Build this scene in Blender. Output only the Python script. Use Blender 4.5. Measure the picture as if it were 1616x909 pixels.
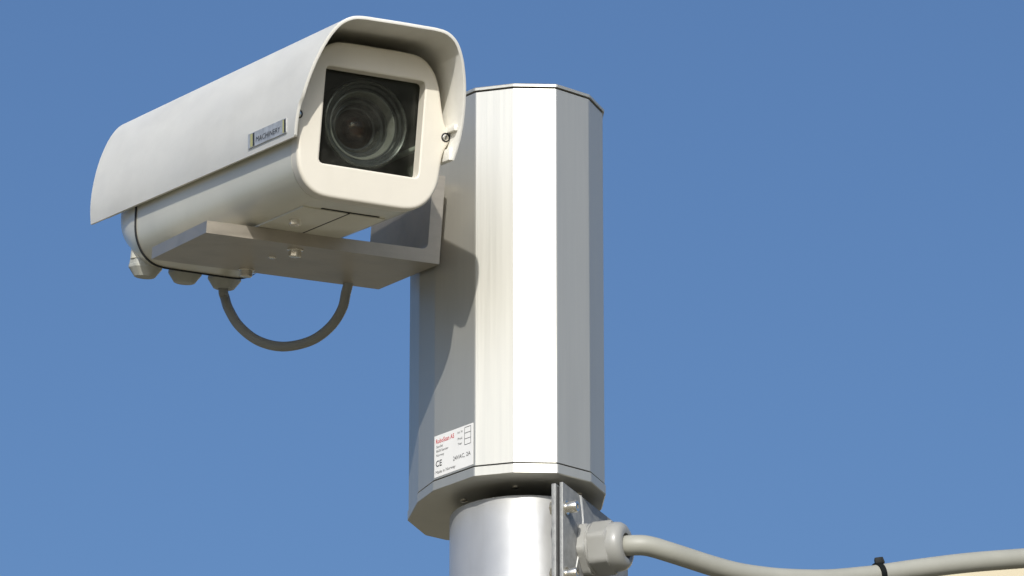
import bpy, bmesh, math
from mathutils import Vector, Matrix, Quaternion, noise
R = math.radians
for o in list(bpy.data.objects): bpy.data.objects.remove(o)
scn = bpy.context.scene
COL = scn.collection

# ---------------------------------------------------------------- camera
PITCH = R(20.0); FPX = 9000.0; PW, PH = 1616, 909
CAM = Vector((0.004, -4.22613715, -1.54590342))
CF = Vector((0, math.cos(PITCH), math.sin(PITCH))); CR = Vector((1, 0, 0)); CU = Vector((0, -math.sin(PITCH), math.cos(PITCH)))
cd = bpy.data.cameras.new('camera'); cam = bpy.data.objects.new('camera', cd); COL.objects.link(cam)
cam.location = CAM
cam.rotation_euler = (R(90) + PITCH, 0, 0)
cd.sensor_width = 36; cd.lens = 36 * FPX / PW; cd.clip_start = .05; cd.clip_end = 5000
scn.camera = cam
scn.render.resolution_x, scn.render.resolution_y = 1024, 576

def ray(px, py):
    return CF + CR * ((px - PW / 2) / FPX) + CU * ((PH / 2 - py) / FPX)
def at(px, py, P0, n):                       # pixel -> point on a known plane
    r = ray(px, py); n = Vector(n); t = (Vector(P0) - CAM).dot(n) / r.dot(n)
    return CAM + r * t
def at_depth(px, py, t):
    return CAM + ray(px, py) * t

# ---------------------------------------------------------------- light
SUN_AZ, SUN_EL = R(3.0), R(27.0)            # light comes from behind the viewer, a little from the left
Ldir = Vector((math.sin(SUN_AZ) * math.cos(SUN_EL), math.cos(SUN_AZ) * math.cos(SUN_EL), -math.sin(SUN_EL)))
w = bpy.data.worlds.new('World'); scn.world = w; w.use_nodes = True
nt = w.node_tree; nt.nodes.clear()
out = nt.nodes.new('ShaderNodeOutputWorld'); bg = nt.nodes.new('ShaderNodeBackground'); sky = nt.nodes.new('ShaderNodeTexSky')
sky.sky_type = 'NISHITA'; sky.sun_disc = False
sky.sun_elevation = SUN_EL; sky.sun_rotation = R(180) + SUN_AZ
sky.altitude = 0; sky.air_density = 1.0; sky.dust_density = 4.0; sky.ozone_density = 7.0
bg.inputs['Strength'].default_value = 0.12
nt.links.new(sky.outputs[0], bg.inputs[0]); nt.links.new(bg.outputs[0], out.inputs[0])
sd = bpy.data.lights.new('sun', 'SUN'); sd.energy = 3.6; sd.angle = R(.53); sd.color = (1, .97, .915)
so = bpy.data.objects.new('sun', sd); COL.objects.link(so)
so.rotation_euler = Ldir.to_track_quat('-Z', 'Y').to_euler(); so.location = (-2, -6, 6)

scn.render.engine = 'CYCLES'
vs = scn.view_settings
vs.view_transform = 'Standard'; vs.look = 'None'; vs.exposure = 0.0; vs.gamma = 1.0; vs.use_curve_mapping = False

# ---------------------------------------------------------------- materials
def mat(name, col, rough=.5, metal=0., var=0., vscale=40., bump=0., bscale=400., coat=0., streak=None, spec=.5, rvar=0., grime=0., gcol=(.30, .27, .21), gscale=(6, 6, 6)):
    m = bpy.data.materials.new(name); m.use_nodes = True
    n = m.node_tree; b = n.nodes['Principled BSDF']; L = n.links.new
    b.inputs['Base Color'].default_value = (*col, 1); b.inputs['Roughness'].default_value = rough
    b.inputs['Metallic'].default_value = metal; b.inputs['Coat Weight'].default_value = coat; b.inputs['Coat Roughness'].default_value = .15
    b.inputs['Specular IOR Level'].default_value = spec
    tc = n.nodes.new('ShaderNodeTexCoord'); src = tc.outputs['Object']
    if streak:
        mp = n.nodes.new('ShaderNodeMapping'); mp.inputs['Scale'].default_value = streak; L(src, mp.inputs[0]); ssrc = mp.outputs[0]
    else: ssrc = src
    if var or rvar:
        t = n.nodes.new('ShaderNodeTexNoise'); t.inputs['Scale'].default_value = vscale; t.inputs['Detail'].default_value = 6; t.inputs['Roughness'].default_value = .6
        L(ssrc, t.inputs['Vector'])
    if var:
        mr = n.nodes.new('ShaderNodeMapRange'); mr.inputs[1].default_value = .3; mr.inputs[2].default_value = .7
        mr.inputs[3].default_value = 1 - var; mr.inputs[4].default_value = 1 + var * .5
        mx = n.nodes.new('ShaderNodeVectorMath'); mx.operation = 'SCALE'; mx.inputs[0].default_value = col
        L(t.outputs['Fac'], mr.inputs[0]); L(mr.outputs[0], mx.inputs['Scale']); L(mx.outputs[0], b.inputs['Base Color'])
    if grime:      # soft dirt film with shapes of its own: broad patches broken by fine specks
        src_sock = b.inputs['Base Color'].links[0].from_socket
        gm = n.nodes.new('ShaderNodeMapping'); gm.inputs['Scale'].default_value = gscale; L(src, gm.inputs[0])
        g1 = n.nodes.new('ShaderNodeTexNoise'); g1.inputs['Scale'].default_value = 2.2; g1.inputs['Detail'].default_value = 8; g1.inputs['Roughness'].default_value = .62; L(gm.outputs[0], g1.inputs['Vector'])
        g2 = n.nodes.new('ShaderNodeTexNoise'); g2.inputs['Scale'].default_value = 420; g2.inputs['Detail'].default_value = 2; L(src, g2.inputs['Vector'])
        r1 = n.nodes.new('ShaderNodeMapRange'); r1.inputs[1].default_value = .46; r1.inputs[2].default_value = .72; L(g1.outputs['Fac'], r1.inputs[0])
        r2 = n.nodes.new('ShaderNodeMapRange'); r2.inputs[1].default_value = .66; r2.inputs[2].default_value = .74; r2.inputs[4].default_value = .5; L(g2.outputs['Fac'], r2.inputs[0])
        ad = n.nodes.new('ShaderNodeMath'); ad.operation = 'MAXIMUM'; L(r1.outputs[0], ad.inputs[0]); L(r2.outputs[0], ad.inputs[1])
        ml = n.nodes.new('ShaderNodeMath'); ml.operation = 'MULTIPLY'; ml.inputs[1].default_value = grime; L(ad.outputs[0], ml.inputs[0])
        mc = n.nodes.new('ShaderNodeMix'); mc.data_type = 'RGBA'; mc.inputs['B'].default_value = (*gcol, 1)
        L(ml.outputs[0], mc.inputs['Factor']); L(src_sock, mc.inputs['A']); L(mc.outputs['Result'], b.inputs['Base Color'])
    if rvar:
        m2 = n.nodes.new('ShaderNodeMapRange'); m2.inputs[1].default_value = .3; m2.inputs[2].default_value = .7
        m2.inputs[3].default_value = rough - rvar; m2.inputs[4].default_value = rough + rvar
        L(t.outputs['Fac'], m2.inputs[0]); L(m2.outputs[0], b.inputs['Roughness'])
    if bump:
        t2 = n.nodes.new('ShaderNodeTexNoise'); t2.inputs['Scale'].default_value = bscale; t2.inputs['Detail'].default_value = 3
        L(ssrc, t2.inputs['Vector'])
        bp = n.nodes.new('ShaderNodeBump'); bp.inputs['Strength'].default_value = bump; bp.inputs['Distance'].default_value = .001
        L(t2.outputs['Fac'], bp.inputs['Height']); L(bp.outputs[0], b.inputs['Normal'])
    return m
M = dict(
    shield=mat('shield paint', (.785, .765, .695), .42, var=.06, vscale=9, bump=.06, bscale=900, streak=(3, 1, 3), rvar=.06, grime=.16, gscale=(14, 4, 7)),
    body=mat('body paint', (.69, .66, .535), .34, var=.05, vscale=14, bump=.03, bscale=700, coat=.5, grime=.14, gscale=(14, 4, 9)),
    bezel=mat('bezel plastic', (.70, .655, .555), .40, var=.03, vscale=20, bump=.03, bscale=800, grime=.08, gscale=(12, 12, 12)),
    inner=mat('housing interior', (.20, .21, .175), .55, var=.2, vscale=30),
    tray=mat('camera tray', (.42, .44, .40), .45, var=.1, vscale=60),
    lensb=mat('lens black', (.022, .022, .021), .28, var=.2, vscale=80),
    lensr=mat('lens ring grey', (.15, .147, .138), .35), lensd=mat('lens ring dark', (.03, .03, .028), .22),
    alu=mat('anodised aluminium', (.565, .55, .49), .42, metal=.66, var=.03, vscale=6, streak=(120, 120, 1.2), rvar=.04, bump=.008, bscale=6, grime=.10, gcol=(.27, .26, .23), gscale=(22, 22, 2.2)),
    plate=mat('bracket aluminium', (.46, .415, .345), .42, metal=.68, var=.08, vscale=30, streak=(1, 8, 8), rvar=.06, grime=.25, gcol=(.16, .14, .11), gscale=(12, 12, 12)),
    post=mat('painted steel post', (.60, .60, .585), .40, metal=.6, var=.04, vscale=25, rvar=.05, bump=.03, bscale=300, grime=.15, gscale=(20, 20, 4)),
    galv=mat('cut steel edge', (.30, .30, .285), .55, metal=.35, var=.25, vscale=160, rvar=.1, bump=.25, bscale=500),
    steel=mat('stainless bolt', (.80, .76, .67), .25, metal=.92),
    seam=mat('black seal and gap shade', (.012, .012, .012), .7),  # seals, and black put into the slide slots in place of their shade
    gland=mat('grey nylon gland', (.335, .33, .30), .38, var=.05, vscale=60, coat=.1),
    glandc=mat('grey gland on camera', (.42, .42, .37), .45, var=.08, vscale=60),
    cable=mat('grey cable sheath', (.345, .338, .285), .5, var=.10, vscale=30, bump=.05, bscale=120),
    cabled=mat('grey loop cable', (.29, .29, .265), .5, var=.08, vscale=40),
    tie=mat('black nylon', (.006, .007, .006), .6, spec=.2),
    white=mat('label white', (.80, .79, .76), .35, var=.03, vscale=60),
    red=mat('red ink', (.55, .03, .04), .5),
    ink=mat('black ink', (.035, .035, .035), .5),
    badge=mat('badge foil', (.60, .61, .61), .4, metal=.3, var=.3, vscale=160),
    yellow=mat('badge yellow', (.50, .48, .22), .5),
    sealant=mat('dried sealant', (.72, .71, .66), .5, var=.2, vscale=200, bump=.3, bscale=500),
    cream=mat('cream render', (.55, .48, .33), .85, var=.06, vscale=2),
    ground=mat('paving', (.24, .21, .14), .9, var=.15, vscale=.8, bump=.2, bscale=40),
)
g = bpy.data.materials.new('window glass'); g.use_nodes = True; n = g.node_tree; n.nodes.clear()
go = n.nodes.new('ShaderNodeOutputMaterial'); tr = n.nodes.new('ShaderNodeBsdfTransparent'); gl = n.nodes.new('ShaderNodeBsdfGlossy'); mx = n.nodes.new('ShaderNodeMixShader'); lw = n.nodes.new('ShaderNodeLayerWeight'); pw = n.nodes.new('ShaderNodeMath'); fr = n.nodes.new('ShaderNodeMath')
tr.inputs[0].default_value = (.90, .925, .885, 1); gl.inputs['Roughness'].default_value = .03; lw.inputs[0].default_value = .5; pw.operation = 'POWER'; pw.inputs[1].default_value = 4.0; fr.operation = 'MULTIPLY_ADD'; fr.inputs[1].default_value = .6; fr.inputs[2].default_value = .022
n.links.new(lw.outputs['Facing'], pw.inputs[0]); n.links.new(pw.outputs[0], fr.inputs[0])
n.links.new(fr.outputs[0], mx.inputs[0]); n.links.new(tr.outputs[0], mx.inputs[1]); n.links.new(gl.outputs[0], mx.inputs[2]); n.links.new(mx.outputs[0], go.inputs[0])
M['glass'] = g
c_ = g.copy(); c_.name = 'coated lens glass'; M['lenscoat'] = c_
for nd in c_.node_tree.nodes:
    if nd.type == 'BSDF_TRANSPARENT': nd.inputs[0].default_value = (.62, .52, .45, 1)
    if nd.type == 'BSDF_GLOSSY': nd.inputs['Roughness'].default_value = .03
# thin dust film on the window
df = n.nodes.new('ShaderNodeBsdfDiffuse'); df.inputs[0].default_value = (.6, .58, .52, 1); m3 = n.nodes.new('ShaderNodeMixShader')
tcg = n.nodes.new('ShaderNodeTexCoord'); ng = n.nodes.new('ShaderNodeTexNoise'); ng.inputs['Scale'].default_value = 55; ng.inputs['Detail'].default_value = 9; ng.inputs['Roughness'].default_value = .75
rg = n.nodes.new('ShaderNodeMapRange'); rg.inputs[1].default_value = .42; rg.inputs[2].default_value = .85; rg.inputs[3].default_value = .001; rg.inputs[4].default_value = .03
n.links.new(tcg.outputs['Object'], ng.inputs['Vector']); n.links.new(ng.outputs['Fac'], rg.inputs[0]); n.links.new(rg.outputs[0], m3.inputs[0])
n.links.new(mx.outputs[0], m3.inputs[1]); n.links.new(df.outputs[0], m3.inputs[2]); n.links.new(m3.outputs[0], go.inputs[0])
lg = mat('lens glass', (.040, .012, .004), .035, spec=.9); M['lensglass'] = lg

# ---------------------------------------------------------------- mesh helpers
def obj(name, bm, m, parent=None, sharp=35, smooth=True):
    bmesh.ops.recalc_face_normals(bm, faces=bm.faces)
    if smooth:
        for f in bm.faces: f.smooth = True
        for e in bm.edges:
            if len(e.link_faces) != 2 or e.calc_face_angle(0) > R(sharp): e.smooth = False
    me = bpy.data.meshes.new(name); bm.to_mesh(me); bm.free()
    for k in (m if isinstance(m, (list, tuple)) else [m]): me.materials.append(M[k])
    o = bpy.data.objects.new(name, me); COL.objects.link(o)
    if parent: o.parent = parent
    return o
def tag(o, label, cat, group=None, kind=None):
    o['label'] = label; o['category'] = cat
    if group: o['group'] = group
    if kind: o['kind'] = kind
    return o
def empty(name, loc=(0, 0, 0), axes=None):
    o = bpy.data.objects.new(name, None); COL.objects.link(o); o.empty_display_size = .05
    if axes:
        mt = Matrix((axes[0], axes[1], axes[2])).transposed().to_4x4(); mt.translation = loc; o.matrix_world = mt
    else: o.location = loc
    return o
def loft(loops, cap0=True, cap1=True, closed=False, bm=None, mi=0):
    bm = bm or bmesh.new()
    V = [[bm.verts.new(p) for p in lp] for lp in loops]; N = len(V[0])
    rng = range(len(V)) if closed else range(len(V) - 1)
    for i in rng:
        a, b = V[i], V[(i + 1) % len(V)]
        for j in range(N):
            f = bm.faces.new((a[j], a[(j + 1) % N], b[(j + 1) % N], b[j])); f.material_index = mi
    if not closed:
        if cap0: bm.faces.new(V[0][::-1]).material_index = mi
        if cap1: bm.faces.new(V[-1]).material_index = mi
    return bm
def box(x0, x1, y0, y1, z0, z1, bev=0, bm=None):
    b = bmesh.new()
    bmesh.ops.create_cube(b, size=1)
    for v in b.verts: v.co = Vector(((x0 + x1) / 2 + v.co.x * (x1 - x0), (y0 + y1) / 2 + v.co.y * (y1 - y0), (z0 + z1) / 2 + v.co.z * (z1 - z0)))
    if bev: bmesh.ops.bevel(b, geom=list(b.edges), offset=bev, segments=2, affect='EDGES', profile=.6)
    if bm is not None:
        me = bpy.data.meshes.new('tmp'); b.to_mesh(me); b.free(); bm.from_mesh(me); bpy.data.meshes.remove(me); return bm
    return b
def lathe(prof, c, ax, up=(0, 0, 1), n=48, hexa=None, closed=False):
    """prof: (along, radius) from an open end to the other; ring of n points round axis ax from c"""
    ax = Vector(ax).normalized(); u = Vector(up) - ax * Vector(up).dot(ax)
    if u.length < 1e-4: u = Vector((1, 0, 0)) - ax * ax.x
    u.normalize(); v = ax.cross(u); c = Vector(c)
    loops = []
    for k, (h, r) in enumerate(prof):
        lp = []
        for i in range(n):
            a = 2 * math.pi * i / n
            rr = r
            if hexa and hexa[0] <= k <= hexa[1]:
                s = math.pi / 3; am = (a + s / 2) % s - s / 2
                rr = min(r / math.cos(am), r * 1.115)
            lp.append(c + ax * h + (u * math.cos(a) + v * math.sin(a)) * rr)
        loops.append(lp)
    return loft(loops, closed=closed)
def tube(pts, r, n=20, sub=8):
    pts = [Vector(p) for p in pts]; P = [pts[0] * 2 - pts[1]] + pts + [pts[-1] * 2 - pts[-2]]
    path = []
    for i in range(1, len(P) - 2):
        for k in range(sub):
            t = k / sub; a, b, c, d = P[i - 1], P[i], P[i + 1], P[i + 2]
            path.append(.5 * ((2 * b) + (c - a) * t + (2 * a - 5 * b + 4 * c - d) * t * t + (3 * b - a - 3 * c + d) * t ** 3))
    path.append(pts[-1])
    T = (path[1] - path[0]).normalized(); u = T.orthogonal().normalized(); loops = []
    for i, p in enumerate(path):
        T2 = (path[min(i + 1, len(path) - 1)] - path[max(i - 1, 0)]).normalized()
        u = (T.rotation_difference(T2) @ u); u = (u - T2 * u.dot(T2)).normalized(); T = T2; v = T.cross(u)
        loops.append([p + (u * math.cos(2 * math.pi * j / n) + v * math.sin(2 * math.pi * j / n)) * r for j in range(n)])
    return loft(loops)
def polar(poly, N, c=(0, 0), off=0):
    """resample a closed star-shaped outline at N angles round c"""
    res = []
    m = len(poly)
    for i in range(N):
        a = 2 * math.pi * i / N; d = Vector((math.cos(a), math.sin(a))); best = None
        for k in range(m):
            p = Vector(poly[k]) - Vector(c); q = Vector(poly[(k + 1) % m]) - Vector(c); e = q - p
            den = d.x * e.y - d.y * e.x
            if abs(den) < 1e-12: continue
            t = (p.x * e.y - p.y * e.x) / den; s = (p.x * d.y - p.y * d.x) / den
            if t > 0 and -1e-6 <= s <= 1 + 1e-6 and (best is None or t > best): best = t
        res.append(Vector(c) + d * best)
    if off:
        o2 = []
        for i in range(N):
            t = (res[(i + 1) % N] - res[i - 1]).normalized(); o2.append(res[i] + Vector((t.y, -t.x)) * off)
        res = o2
    return res
def smooth_half(pts, sub=5):
    """Catmull-Rom through right-half profile points (x>=0), from top centre to bottom centre, mirrored to a closed loop"""
    P = [Vector(p) for p in pts]; P = [P[0]] + P + [P[-1]]; o = []
    for i in range(1, len(P) - 2):
        for k in range(sub):
            t = k / sub; a, b, c, d = P[i - 1], P[i], P[i + 1], P[i + 2]
            o.append(.5 * ((2 * b) + (c - a) * t + (2 * a - 5 * b + 4 * c - d) * t * t + (3 * b - a - 3 * c + d) * t ** 3))
    o.append(P[-2])
    return o
def text_obj(name, s, size, loc, X, Y, m, parent, width=None, depth=.00008, font_bold=0):
    """flat print: lettering mesh lying on a surface, X reading direction, Y up"""
    cu = bpy.data.curves.new('t', 'FONT'); cu.body = s; cu.size = 1.0; cu.resolution_u = 2; cu.offset = font_bold
    to = bpy.data.objects.new('t', cu); COL.objects.link(to)
    dg = bpy.context.evaluated_depsgraph_get(); me = bpy.data.meshes.new_from_object(to.evaluated_get(dg))
    bpy.data.objects.remove(to); bpy.data.curves.remove(cu)
    xs = [v.co.x for v in me.vertices]; ys = [v.co.y for v in me.vertices]
    x0 = min(xs); sx = size if width is None else width / (max(xs) - x0)
    X = Vector(X).normalized(); Y = Vector(Y).normalized(); loc = Vector(loc)
    for v in me.vertices: v.co = loc + X * ((v.co.x - x0) * sx) + Y * (v.co.y * size)
    me.materials.append(M[m]); me.name = name
    o = bpy.data.objects.new(name, me); COL.objects.link(o); o.parent = parent
    return o

# ================================================================ setting
GZ = -3.15
bm = bmesh.new(); bmesh.ops.create_grid(bm, x_segments=4, y_segments=4, size=400)
for v in bm.verts: v.co.z = GZ
o = obj('ground', bm, 'ground'); o['kind'] = 'structure'; o['label'] = 'plain light paving far below the pole'

# cream building whose roof edge just shows under the cable at the lower right
cnr = at(1418, 899, (0, 25.6, 0), (0, 1, 0))
bw = empty('building', (cnr.x, 25.6, GZ))
tag(bw, 'cream rendered building top edge below the cable at lower right', 'building')
bw.rotation_euler = (0, 0, R(-7))
top = cnr.z - GZ
obj('wall', box(.08, 14, .1, 9, 0, top - .22, .01), 'cream', bw)
obj('coping', box(0, 14.1, 0, 9.1, top - .218, top, .02), 'cream', bw)

# ================================================================ post
PC = Vector((.0156, -.008, 0)); PR = .060
fn = Vector((.927, -.374, 0)).normalized(); fd = Vector((-fn.y, fn.x, 0))   # flange normal / direction (away)
PT = -.2007
post = empty('post', (PC.x, PC.y, GZ))
tag(post, 'round silver painted steel post carrying the faceted pan head', 'post')
def post_ring(z, r):
    lp = []
    for i in range(128):
        a = 2 * math.pi * i / 128; d = Vector((math.cos(a), math.sin(a), 0)); rr = r
        k = d.dot(fn)
        if k > 1e-3: rr = min(r, .0488 / k)
        lp.append(d * rr + Vector((0, 0, z - GZ)))
    return lp
obj('tube', loft([post_ring(GZ, PR), post_ring(PT - .0012, PR), post_ring(PT - .0003, PR - .0005), post_ring(PT, PR - .0016), post_ring(PT, PR - .005), post_ring(PT - .01, PR - .0055)]), 'post', post, 30)
# inner and outer flange plates with a black sheet filling the gap between them
def flange(name, d0, d1, m, s0, s1, z0, z1, bev):
    bm = box(0, 1, 0, 1, 0, 1)
    bm.free()
    bm = box(d0, d1, s0, s1, z0, z1, bev)
    for v in bm.verts:
        c = v.co.copy(); v.co = fn * c.x + fd * c.y + Vector((0, 0, c.z - GZ))
    return obj(name, bm, m, post)
flange('flange_plate', .0490, .0526, 'galv', -.0725, .0665, -.52, -.2003, .0006)
flange('gap_sheet', .05265, .0552, 'seam', -.0695, .064, -.518, -.2022, .0003)
flange('flange_plate', .05525, .0581, 'galv', -.0715, .0672, -.52, -.1995, .0006)
def fpt(d, s, z): return fn * d + fd * s + Vector((0, 0, z - GZ))
def bolt_flange(s, z):
    b = obj('bolt', lathe([(0, .0055), (.0012, .0055), (.0013, .0039), (.0030, .0039), (.0031, .0046), (.0085, .0046), (.0096, .0040), (.0097, .0022), (.0070, .0021)], fpt(.0581, s, z), fn, n=28), 'steel', post, 30)
    obj('nut', lathe([(0, .0052), (.0024, .0052), (.0028, .0042)], fpt(.0490, s, z), -fn, n=24, hexa=(0, 1)), 'steel', b, 30)
bolt_flange(-.0655, -.2185); bolt_flange(-.0655, -.2715)
# dried sealant run on the outer plate
sp = [(-.0345, -.1998, .0030), (-.0315, -.209, .0024), (-.0295, -.2185, .0016), (-.0325, -.229, .0011), (-.0352, -.237, .0008), (-.0395, -.248, .0009), (-.0440, -.258, .0007), (-.049, -.270, .0008), (-.052, -.282, .0006)]
bm = bmesh.new(); prev = None
for i, (s, z, hw) in enumerate(sp):
    cur = [bm.verts.new(fpt(.0580, s - hw, z)), bm.verts.new(fpt(.0588, s, z)), bm.verts.new(fpt(.0580, s + hw * 1.3, z))]
    if prev:
        for k in range(2): bm.faces.new((prev[k], prev[k + 1], cur[k + 1], cur[k]))
    prev = cur
obj('sealant', bm, 'sealant', post)
# cable gland on the plate
GS, GZc = -.0235, -.2405
gc = fpt(.0581, GS, GZc)
gl_o = obj('cable_gland', lathe([(.0075, .0185), (.0085, .0190), (.0225, .0190), (.0235, .0180)], gc, fn, up=(0, .3, 1), n=72, hexa=(0, 3)), 'gland', post, 28)
obj('lock_nut', lathe([(0, .0192), (.0004, .0198), (.0058, .0198), (.0066, .0190)], gc, fn, up=(0, -.25, 1), n=72, hexa=(0, 3)), 'gland', gl_o, 28)
obj('washer', lathe([(.0064, .0196), (.0066, .0202), (.0082, .0202), (.0084, .0196)], gc, fn, n=64), 'gland', gl_o, 28)
obj('dome_cap', lathe([(.0225, .0190), (.0262, .0192), (.0300, .0186), (.0325, .0170), (.0340, .0145), (.0343, .0118), (.0338, .0098), (.0250, .0090)], gc, fn, n=64), 'gland', gl_o, 40)

# ================================================================ pan head
ZB, ZT = -.182, .1252
PLAN = [(-77, 29), (-68.7, -16.5), (-56.1, -46.1), (-24.6, -82), (5.7, -91.2), (38.5, -89.8), (64.2, -68), (75.6, -37.5), (73, 0), (63, 36), (41, 63), (11, 79), (-20, 84), (-48, 78.5), (-64, 66)]
PLAN = [Vector((x / 1000, y / 1000)) for x, y in PLAN]
def ring(z, off=0.0, ch=0.0006):
    """outline offset outwards by off, every corner cut by a hair so that edges catch light"""
    N = len(PLAN); P = []
    for i in range(N):
        a, b, c = PLAN[i - 1], PLAN[i], PLAN[(i + 1) % N]
        n1 = Vector(((b - a).y, -(b - a).x)).normalized(); n2 = Vector(((c - b).y, -(c - b).x)).normalized()
        bis = (n1 + n2).normalized(); P.append(b + bis * (off / max(.3, bis.dot(n1))))
    o = []
    for i in range(N):
        a, b, c = P[i - 1], P[i], P[(i + 1) % N]
        o.append(b + (a - b).normalized() * ch); o.append(b + (c - b).normalized() * ch)
    return [Vector((p.x, p.y, z)) for p in o]
head = empty('pan_tilt_head', (0, 0, ZB))
tag(head, 'tall many sided aluminium pan and tilt head standing on the post', 'pan head')
def up_(loops): return [[p - Vector((0, 0, ZB)) for p in lp] for lp in loops]
obj('casing', loft(up_([ring(ZB, 0), ring(ZT, 0)])), 'alu', head, 3)
obj('top_gasket', loft(up_([ring(ZT, -.0010), ring(ZT + .0014, -.0010)])), 'seam', head, 3)
obj('top_cap', loft(up_([ring(ZT + .0013, .0012), ring(ZT + .0032, .0014), ring(ZT + .0040, .0006), ring(ZT + .0044, -.006)])), 'alu', head, 3)
obj('bottom_gasket', loft(up_([ring(ZB - .0013, -.0010), ring(ZB, -.0010)])), 'seam', head, 3)
obj('bottom_plate', loft(up_([ring(ZB - .0092, .0000), ring(ZB - .0086, .0008), ring(ZB - .0016, .0008), ring(ZB - .0012, .0002)])), 'alu', head, 3)
obj('neck', lathe([(0, .030), (.030, .030)], Vector((.0156, -.004, -.0092 - .028)), (0, 0, 1)), 'seam', head)
for a in range(0, 360, 60):
    p = Vector((.0156 + .052 * math.cos(R(a + 20)), -.006 + .052 * math.sin(R(a + 20)), -.0092))
    obj('screw', lathe([(0, .0026), (.0008, .0026), (.0012, .0020)], p, (0, 0, -1), n=20), 'steel', head)
# rating label on the left facet
fa, fb = PLAN[2], PLAN[3]; fX = Vector((fb.x - fa.x, fb.y - fa.y, 0)); FL = fX.length; fX.normalize(); fN = Vector((fX.y, -fX.x, 0)); LZ0 = -.1806; LH = .0336
def lp(u, v, h=.0004): # u,v fractions from top left of the label
    return Vector((fa.x, fa.y, 0)) + fX * (.0006 + u * .0455) + Vector((0, 0, LZ0 + LH * (1 - v) - ZB)) + fN * h
bm = bmesh.new()
loft([[lp(0, 0, 0), lp(0, 1, 0), lp(1, 1, 0), lp(1, 0, 0)], [lp(0, 0, .00025), lp(0, 1, .00025), lp(1, 1, .00025), lp(1, 0, .00025)]], bm=bm)
lab = obj('rating_label', bm, 'white', head, smooth=False); lab['label'] = 'white printed rating label with red maker name'
Zv = Vector((0, 0, 1)); 
def lt(s, u, v, hgt, wid, m='ink', b=0): text_obj('lettering', s, hgt * LH * 1.38, lp(u, v), fX, Zv, m, lab, wid * .0455, font_bold=b)
lt('RoboScan AS', .045, .195, .112, .47, 'red', .012)
lt('Sandet', .055, .305, .062, .17); lt('8650 Stander', .055, .41, .062, .31); lt('Norway', .055, .515, .062, .20)
lt('CE', .04, .755, .15, .16, 'ink', .01); lt('24VAC, 2A', .49, .75, .105, .45); lt('Made in Norway', .04, .925, .078, .51)
lt('Art. Nr', .60, .14, .06, .14); lt('Prod.', .61, .295, .06, .125); lt('Year', .61, .42, .06, .11)
bm = bmesh.new()
def stroke(u0, v0, u1, v1, t=.006):
    if abs(u1 - u0) > abs(v1 - v0): q = [(u0, v0 - t), (u1, v1 - t), (u1, v1 + t), (u0, v0 + t)]
    else: q = [(u0 - t * .75, v0), (u0 + t * .75, v0), (u1 + t * .75, v1), (u1 - t * .75, v1)]
    bm.faces.new([bm.verts.new(lp(*k)) for k in q])
for v in (.05, .185, .325, .465): stroke(.785, v, .945, v)
stroke(.785, .058, .785, .457); stroke(.945, .058, .945, .457)
obj('printed_boxes', bm, 'ink', lab, smooth=False)

# ================================================================ camera housing
HO = Vector((-0.10064359, -0.24613562, 0.03557066))
hW = Vector((0.91495967, 0.4035453, 0)); hF = Vector((0.39652877, -0.89905108, -0.18566662)); hU = Vector((0.07492489, -0.16987746, 0.9826128))
hous = empty('security_camera', HO, (hW, -hF, hU))
tag(hous, 'cream box shaped security camera with long sunshield above the bracket', 'security camera')
NB = 160
OUT = [(0, 57.4), (20, 57.4), (33, 56.3), (41, 52.4), (46.5, 46.3), (50, 40), (52.8, 31.5), (55.3, 20), (57.2, 9), (58.2, -2), (58.6, -13), (58.3, -25), (57.2, -38), (54.2, -47), (48.9, -55), (41.5, -60.4), (33, -62.6), (20, -63), (0, -63)]
def closed(half): 
    h = [Vector((x / 1000, y / 1000)) for x, y in half]; s = smooth_half(h)
    return [Vector((p.x, p.y)) for p in s] + [Vector((-p.x, p.y)) for p in s[-2:0:-1]]
body_o = closed(OUT)
EAR = [(0, 57.4), (20, 57.4), (33, 56.3), (41, 52.4), (46.5, 46.3), (50, 40), (52.8, 31.5), (55.3, 20), (57.6, 11), (60.2, 4.5), (63.0, 0.5), (64.2, -3.2), (63.2, -7.2), (60.8, -11.5), (58.9, -18), (58.3, -26), (57.2, -38), (54.2, -47), (48.9, -55), (41.5, -60.4), (33, -62.6), (20, -63), (0, -63)]
bez_o = closed(EAR)
def L3(poly, f): return [Vector((p.x, -f, p.y)) for p in poly]
def outl(poly, off): return polar(poly, NB, (0, 0), off)
# shell: outer wall, inner wall
b0 = outl(body_o, -.0004); b1 = outl(body_o, -.0045)
SEAM = -.3575
def deep(lp): return [Vector((p.x, p.y, p.z + (p.z * .055 * (p.y / .3575) if p.z < 0 else 0))) for p in lp]   # body grows slightly deeper to the rear
obj('body', loft([deep(L3(b0, -.0138)), deep(L3(b0, SEAM)), deep(L3(b1, SEAM)), deep(L3(b1, -.0138))], closed=True), 'body', hous, 30)
obj('front_seal', loft([L3(outl(body_o, -.0018), -.0128), L3(outl(body_o, -.0018), -.0139), L3(outl(body_o, -.004), -.0139), L3(outl(body_o, -.004), -.0128)], closed=True), 'seam', hous, 30)
# dark inside lining, real surface just inside the shell
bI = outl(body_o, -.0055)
obj('inner_lining', loft([L3(bI, -.0140), L3(bI, -.30)], cap0=False, cap1=True), 'inner', hous, 30)
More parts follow.
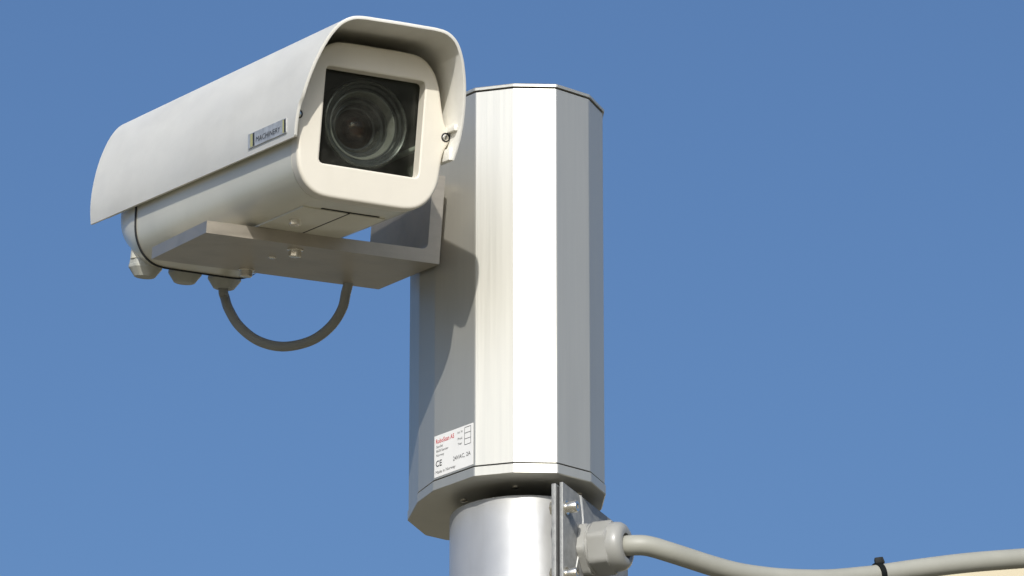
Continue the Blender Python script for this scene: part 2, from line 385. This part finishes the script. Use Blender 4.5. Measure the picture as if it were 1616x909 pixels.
# rear cap with black seam, drafted towards the back
obj('rear_seal', loft([deep(L3(outl(body_o, .0006), -.3572)), deep(L3(outl(body_o, .0006), -.3596))]), 'seam', hous, 30)
def rear(f, k):   # k 0..1 draft
    o = []
    for p in b0:
        x = p.x * (1 - .055 * k); z = p.y * (1 - .10 * k) if p.y > 0 else p.y * (1.0554 - .27 * k); o.append(Vector((x, -f, z)))
    return o
obj('rear_cap', loft([rear(-.3593, 0), rear(-.372, .08), rear(-.385, .32), rear(-.397, .70), rear(-.404, .90), rear(-.4075, 1.15), rear(-.409, 1.6)]), 'body', hous, 30)
# front bezel, a rounded frame with the window opening
WH = [(-40.4, -37.4), (40.4, -37.4), (40.4, 37.4), (-40.4, 37.4)]
def rrect(hx, hz, r, n=8):
    o = []
    for cx, cz, a0 in ((hx - r, hz - r, 0), (-hx + r, hz - r, 90), (-hx + r, -hz + r, 180), (hx - r, -hz + r, 270)):
        for k in range(n + 1):
            a = R(a0 + 90 * k / n); o.append(Vector((cx + r * math.cos(a), cz + r * math.sin(a))))
    return o
win = rrect(.0404, .0374, .0034)
w0 = polar(win, NB); w1 = polar(rrect(.0414, .0384, .0042), NB); w2 = polar(rrect(.0398, .0368, .003), NB)
bez = [L3(outl(bez_o, -.0012), -.0130), L3(outl(bez_o, 0), -.0124), L3(outl(bez_o, 0), -.0036), L3(outl(bez_o, 0), -.0026), L3(outl(bez_o, -.0004), -.0013), L3(outl(bez_o, -.0012), -.0004), L3(outl(bez_o, -.0024), 0), L3(outl(bez_o, -.0034), 0),
       L3(polar(rrect(.0420, .0390, .0048), NB), 0), L3(w1, 0), L3(w0, -.0008), L3(w2, -.010), L3(polar(rrect(.0450, .0420, .004), NB), -.0105), L3(polar(rrect(.0450, .0420, .004), NB), -.0132)]
obj('front_bezel', loft(bez, closed=True), 'bezel', hous, 40)
obj('window_glass', loft([L3(polar(rrect(.0444, .0414, .004), NB), -.0112), L3(polar(rrect(.0444, .0414, .004), NB), -.0128)]), 'glass', hous, 30)
for sx in (-1, 1):
    c = Vector((sx * .0598, -.0002, -.0031))
    obj('screw_recess', lathe([(.0000, .0036), (.0002, .0030), (-.0028, .0028), (-.0030, .0005)][::-1], c + Vector((0, -.0002, 0)), (0, -1, 0), n=28), 'seam', hous)
    s_ = obj('screw', lathe([(-.0004, .0025), (.0002, .0024), (.0004, .0018)], c + Vector((0, -.0001, -.0002)), (0, -1, 0), n=24), 'steel', hous)
    obj('slot', box(c.x - .0004, c.x + .0004, c.y - .0009, c.y - .0003, c.z - .0019, c.z + .0015), 'seam', s_)
# lens behind the window
LC = Vector((.0012, -.0155, .0012))
lens = obj('lens', lathe([(-.14, .030), (-.06, .0315), (-.0585, .0345), (-.034, .0345), (-.0325, .0335), (-.0320, .0325), (-.0325, .0312), (-.036, .0306), (-.0362, .0285), (-.0395, .0280), (-.0397, .0262), (-.047, .0235), (-.0472, .0222), (-.0505, .0212), (-.0507, .0190), (-.0560, .0172), (-.0562, .0150), (-.058, .0140), (-.059, .002)], LC, (0, -1, 0), n=96), 'lensb', hous, 25)
obj('focus_ring', lathe([(-.0330, .0336), (-.0318, .0334), (-.0314, .0325), (-.0318, .0316), (-.0330, .0314)], LC, (0, -1, 0), n=96, closed=True), 'lensd', lens)
obj('filter_ring', lathe([(-.0400, .0268), (-.0390, .0264), (-.0388, .0256), (-.0395, .0250), (-.0462, .0232), (-.0470, .0236)], LC, (0, -1, 0), n=96, closed=True), 'lensr', lens)
obj('inner_ring', lathe([(-.0512, .0196), (-.0502, .0192), (-.0500, .0184), (-.0550, .0166), (-.0560, .0170)], LC, (0, -1, 0), n=96, closed=True), 'lensd', lens)
obj('front_element', lathe([(-.0560, .0152), (-.0540, .0122), (-.0518, .0112), (-.0494, .0092), (-.0476, .0066), (-.0466, .0036), (-.0463, .0004)], LC, (0, -1, 0), n=64), 'lenscoat', lens, 60)
obj('inner_element', lathe([(-.0565, .0098), (-.0552, .0092), (-.0530, .0078), (-.0508, .0056), (-.0497, .0032), (-.0493, .0004)], LC, (0, -1, 0), n=64), 'lensglass', lens, 60)
obj('camera_body', box(-.030, .036, .14, .26, -.034, .034, .003), 'lensb', hous)
obj('camera_tray', box(-.044, .048, .018, .29, -.0500, -.0465, .0006), 'tray', hous)
obj('tray_rail', box(.0470, .0515, .016, .29, -.0100, -.0068, .0006), 'tray', hous)
obj('tray_foot', lathe([(0, .010), (.012, .010), (.013, .009)], (.022, .05, -.0464), (0, 0, 1), n=32), 'lensb', hous)
# slide plates and fixing screw under the body
def shear(bm):
    for v in bm.verts: v.co.z -= .0035 * (v.co.y / .3575)
    return bm
obj('slide_plate', shear(box(-.0335, .0029, .0440, .30, -.06345, -.0612, .0002)), 'body', hous)
obj('slide_plate', shear(box(.0045, .0335, .0440, .30, -.06345, -.0612, .0002)), 'body', hous)
obj('slide_slot_shade', box(-.0195, .0275, .0402, .0430, -.06345, -.0610), 'seam', hous)  # solid black bar painted in for the shade inside the cross slot
obj('slot_gap_shade', shear(box(.0028, .0046, .0432, .30, -.06325, -.0610)), 'seam', hous)  # black strip paints the dark of a groove too shallow to shade itself
obj('bolt', lathe([(0, .0042), (.0058, .0042), (.0066, .0034)], (-.0205, .0935, -.0625), (0, 0, -1), n=24, hexa=(0, 1)), 'steel', hous, 30)
# three glands under the rear cap
for k, gw in enumerate((-.0372, -.0030, .0312)):
    c = Vector((gw, .385, -.045))
    gg = obj('cable_gland', lathe([(0, .0115), (.0165, .0118), (.0172, .0122), (.0192, .0122), (.0262, .0085), (.0268, .0070), (.0262, .0045)], c, (0, 0, -1), up=(1, .2, 0), n=60, hexa=(1, 3)), 'glandc', hous, 28)
    obj('collar', lathe([(0, .0128), (.0125, .0128), (.0130, .0122)], c, (0, 0, -1), n=48), 'body', gg, 30)
# sunshield
SH = [(0, 69.5), (18, 69.4), (30, 69.2), (38.5, 67.8), (45.8, 63.6), (51, 57.5), (56, 48), (60.8, 34), (63.8, 20), (65.4, 7), (65.8, -4), (65.3, -13), (64, -22)]
SHv = smooth_half([Vector((x / 1000, y / 1000)) for x, y in SH], 4)
arch = [Vector((-p.x, p.y)) for p in SHv[::-1]] + SHv[1:]
th = .0024
def arch_in(off):
    o = []
    for i in range(len(arch)):
        t = (arch[min(i + 1, len(arch) - 1)] - arch[max(i - 1, 0)]).normalized(); o.append(arch[i] + Vector((t.y, -t.x)) * off)
    return o
ai = arch_in(th)
amid = arch_in(th / 2); 
def front_f(z, x):
    f = .018 + .35 * z
    if x < 0 and z < .006: f -= .0025 * min(1, (.006 - z) / .004)      # small clip notch on the left front edge
    return f
bm = bmesh.new()
rows_o, rows_i = [], []
REAR = -.4545
def station(t, z, x):
    ff = front_f(z, x); return ff + (REAR - ff) * t
ts = [0, .12, .25, .4, .55, .7, .85, 1]
def sag(p, t):   # pressed sheet is never perfectly straight
    return .0004 * math.sin(3.1 * t + 20 * p.x) * (1 - abs(2 * t - 1) * .3)
for t in ts:
    rows_o.append([bm.verts.new((p.x + sag(p, t), -station(t, p.y, p.x) + (.0005 if t == 0 else -.0005 if t == 1 else 0), p.y + sag(p, t))) for p in arch])
    rows_i.append([bm.verts.new((p.x + sag(p, t), -station(t, arch[i].y, arch[i].x) + (.0005 if t == 0 else -.0005 if t == 1 else 0), p.y + sag(p, t))) for i, p in enumerate(ai)])
mf = [bm.verts.new((p.x, -station(0, arch[i].y, arch[i].x), p.y)) for i, p in enumerate(amid)]
mb = [bm.verts.new((p.x, -station(1, arch[i].y, arch[i].x), p.y)) for i, p in enumerate(amid)]
n_ = len(arch)
for rows in (rows_o, rows_i):
    for i in range(len(ts) - 1):
        for j in range(n_ - 1): bm.faces.new((rows[i][j], rows[i][j + 1], rows[i + 1][j + 1], rows[i + 1][j]))
for j in range(n_ - 1):
    bm.faces.new((rows_o[0][j], rows_o[0][j + 1], mf[j + 1], mf[j])); bm.faces.new((mf[j], mf[j + 1], rows_i[0][j + 1], rows_i[0][j]))
    bm.faces.new((rows_o[-1][j], rows_o[-1][j + 1], mb[j + 1], mb[j])); bm.faces.new((mb[j], mb[j + 1], rows_i[-1][j + 1], rows_i[-1][j]))
for j in (0, n_ - 1):
    for i in range(len(ts) - 1): bm.faces.new((rows_o[i][j], rows_o[i + 1][j], rows_i[i + 1][j], rows_i[i][j]))
    bm.faces.new((rows_o[0][j], mf[j], rows_i[0][j])); bm.faces.new((rows_o[-1][j], mb[j], rows_i[-1][j]))
shield = obj('sunshield', bm, 'shield', hous, 60)
for sx in (-1, 1):       # ribs inside the shield that the bezel ears screw into
    a, b = sorted((sx * .0625, sx * .0548))
    obj('screw_boss', lathe([(.000, .0048), (.013, .0050), (.24, .0050)], (sx * .0592, .0145, -.0040), (0, 1, 0), n=24), 'shield', shield, 30)
    x0, x1 = sorted((sx * .0604, sx * .0634))
    fr_ = -.008 if sx > 0 else .010
    obj('edge_rib', box(x0, x1, fr_, .42, -.0215, -.0120, .0008), 'shield', shield)
    obj('edge_rib', box(x0, x1, fr_ - .006, .42, .0005, .0050, .0008), 'shield', shield)
obj('spacer', box(-.02, .02, .06, .30, .0545, .0668, .001), 'inner', hous)
# badge on the shield's left side
def bp(f, u, h=.0): # position on shield flank
    z = u
    x = None
    for i in range(len(arch) - 1):
        if arch[i].x < 0 and arch[i].y <= z <= arch[i + 1].y:
            k = (z - arch[i].y) / (arch[i + 1].y - arch[i].y); x = arch[i].x + (arch[i + 1].x - arch[i].x) * k; break
    return Vector((x - .0005 - h, -f, z))
def quad(f0, f1, u0, u1, h, bm=None):
    bm = bm or bmesh.new()
    loft([[bp(f0, u0, 0), bp(f1, u0, 0), bp(f1, u1, 0), bp(f0, u1, 0)], [bp(f0, u0, h), bp(f1, u0, h), bp(f1, u1, h), bp(f0, u1, h)]], bm=bm); return bm
bdg = obj('badge', quad(-.0865, -.0065, -.0172, -.0062, .0006), 'badge', shield, smooth=False)
for f0, f1, m in ((-.0815, -.0770, 'yellow'), (-.0765, -.0728, 'ink'), (-.0135, -.0108, 'yellow'), (-.0105, -.0072, 'ink')):
    obj('stripe', quad(f0, f1, -.0167, -.0068, .0007), m, bdg, smooth=False)
tx = text_obj('lettering', 'MACHINERY', .0058, bp(-.0690, -.0146, .0009), (0, -1, 0), (0, 0, 1), 'ink', bdg, .051, font_bold=0)

# ================================================================ mounting bracket
BO = Vector((-0.05265474, -0.066, -0.01207731))
bW = Vector((0.93041757, 0.36650123, 0)); bF = Vector((0.36036413, -0.91483764, -0.18223553)); bU = Vector((0.06678954, -0.16955513, 0.98325491))
brk = empty('mounting_bracket', BO, (bW, -bF, bU))
tag(brk, 'L shaped aluminium bracket holding the camera beside the pan head', 'bracket')
prof = [(-.191, 0), (0, 0), (0, .070), (-.0102, .070)]
for k in range(7):
    a = R(0 - 90 * k / 6); prof.append((-.0102 - .005 + .005 * math.cos(a), .0105 + .005 + .005 * math.sin(a)))
prof.append((-.191, .0095))
bm = loft([[Vector((x, 0, z)) for x, z in prof], [Vector((x, .1385, z)) for x, z in prof]])
bmesh.ops.bevel(bm, geom=[e for e in bm.edges if e.calc_face_angle(0) > R(50)], offset=.0005, segments=1, affect='EDGES')
obj('angle_plate', bm, 'plate', brk, 30)
obj('hinge_plate', box(.0004, .0042, .016, .130, .004, .0695, .0006), 'plate', brk)
obj('hinge_shaft', lathe([(0, .017), (.06, .017)], (.0042, .085, .035), (1, 0, 0), n=40), 'plate', brk)
for (x, y) in ((-.1155, .1275), (-.1125, .0178)):
    b = obj('bolt', lathe([(.0010, .0046), (.0058, .0046), (.0064, .0040)], (x, y, 0), (0, 0, -1), n=30, hexa=(0, 1)), 'steel', brk, 28)
    obj('washer', lathe([(0, .0064), (.0009, .0064), (.0011, .0060)], (x, y, 0), (0, 0, -1), n=30), 'steel', b, 28)
obj('screw', lathe([(0, .0030), (.0006, .0028), (.0010, .0018)], (-.1157, .0636, 0), (0, 0, -1), n=24), 'steel', brk)

# ================================================================ cables
def h2w(f, wv, u): return HO + hW * wv + hF * f + hU * u
g3 = h2w(-.385, .0312, -.068)
t0 = (g3 - CAM).dot(CF); tE = (Vector((-.075, .012, 0)) - CAM).dot(CF)
px = [(355, 470), (361, 488), (378, 515), (408, 538), (447, 547), (490, 538), (521, 516), (540, 487), (547, 458), (556, 436), (585, 424), (622, 415), (672, 402)]
pts = [g3, g3 - hU * .006] + [at_depth(x, y, t0 + (tE - t0) * (i / (len(px) - 1)) ** 1.0) for i, (x, y) in enumerate(px)]
tag(obj('loop_cable', tube(pts, .0040, 16), 'cabled'), 'thin grey cable hanging in a loop under the camera bracket', 'cable')

# main cable out of the gland
ge = PC + fn * (.0581 + .026) + fd * GS + Vector((0, 0, GZc))
p1 = PC + fn * (.0581 + .040) + fd * GS + Vector((0, 0, GZc))
dep = (p1 - CAM).dot(CF)
cp = [(1000, 860.5), (1024, 862), (1061.5, 873), (1122, 892.5), (1163, 903.5), (1204, 910), (1244, 913.5), (1305, 914.5), (1366, 909.3), (1387, 906.8), (1447, 898), (1528, 888), (1616, 881), (1720, 873), (1950, 858), (2300, 846), (2800, 842), (3400, 850)]
pts = [ge] + [at_depth(x, y, dep + .16 * max(0, (x - 1040) / 576)) for i, (x, y) in enumerate(cp)]
tag(obj('supply_cable', tube(pts, .0079, 24), 'cable'), 'thick grey supply cable running from the gland to the right', 'cable')
# cable tie
ct = empty('cable_tie', pts[1 + cp.index((1387, 906.8))])
tag(ct, 'small black cable tie round the supply cable at lower right', 'cable tie')
k_ = 1 + cp.index((1387, 906.8)); ax = (pts[k_ + 1] - pts[k_ - 1]).normalized()
obj('strap', lathe([(-.0022, .0080), (-.0022, .0094), (.0022, .0094), (.0022, .0080)], (0, 0, 0), ax, n=40, closed=True), 'tie', ct, 30)
bm = box(-.0030, .0030, -.0035, .0030, .0082, .0134, .0007); bmesh.ops.rotate(bm, verts=bm.verts, cent=(0, 0, .010), matrix=Matrix.Rotation(R(-8), 3, 'Y'))
obj('tie_head', bm, 'tie', ct)
bm = box(.0022, .0046, -.0022, .0016, .0090, .0138, .0004); bmesh.ops.rotate(bm, verts=bm.verts, cent=(.003, 0, .010), matrix=Matrix.Rotation(R(-20), 3, 'Y'))
obj('tie_tail', bm, 'tie', ct)
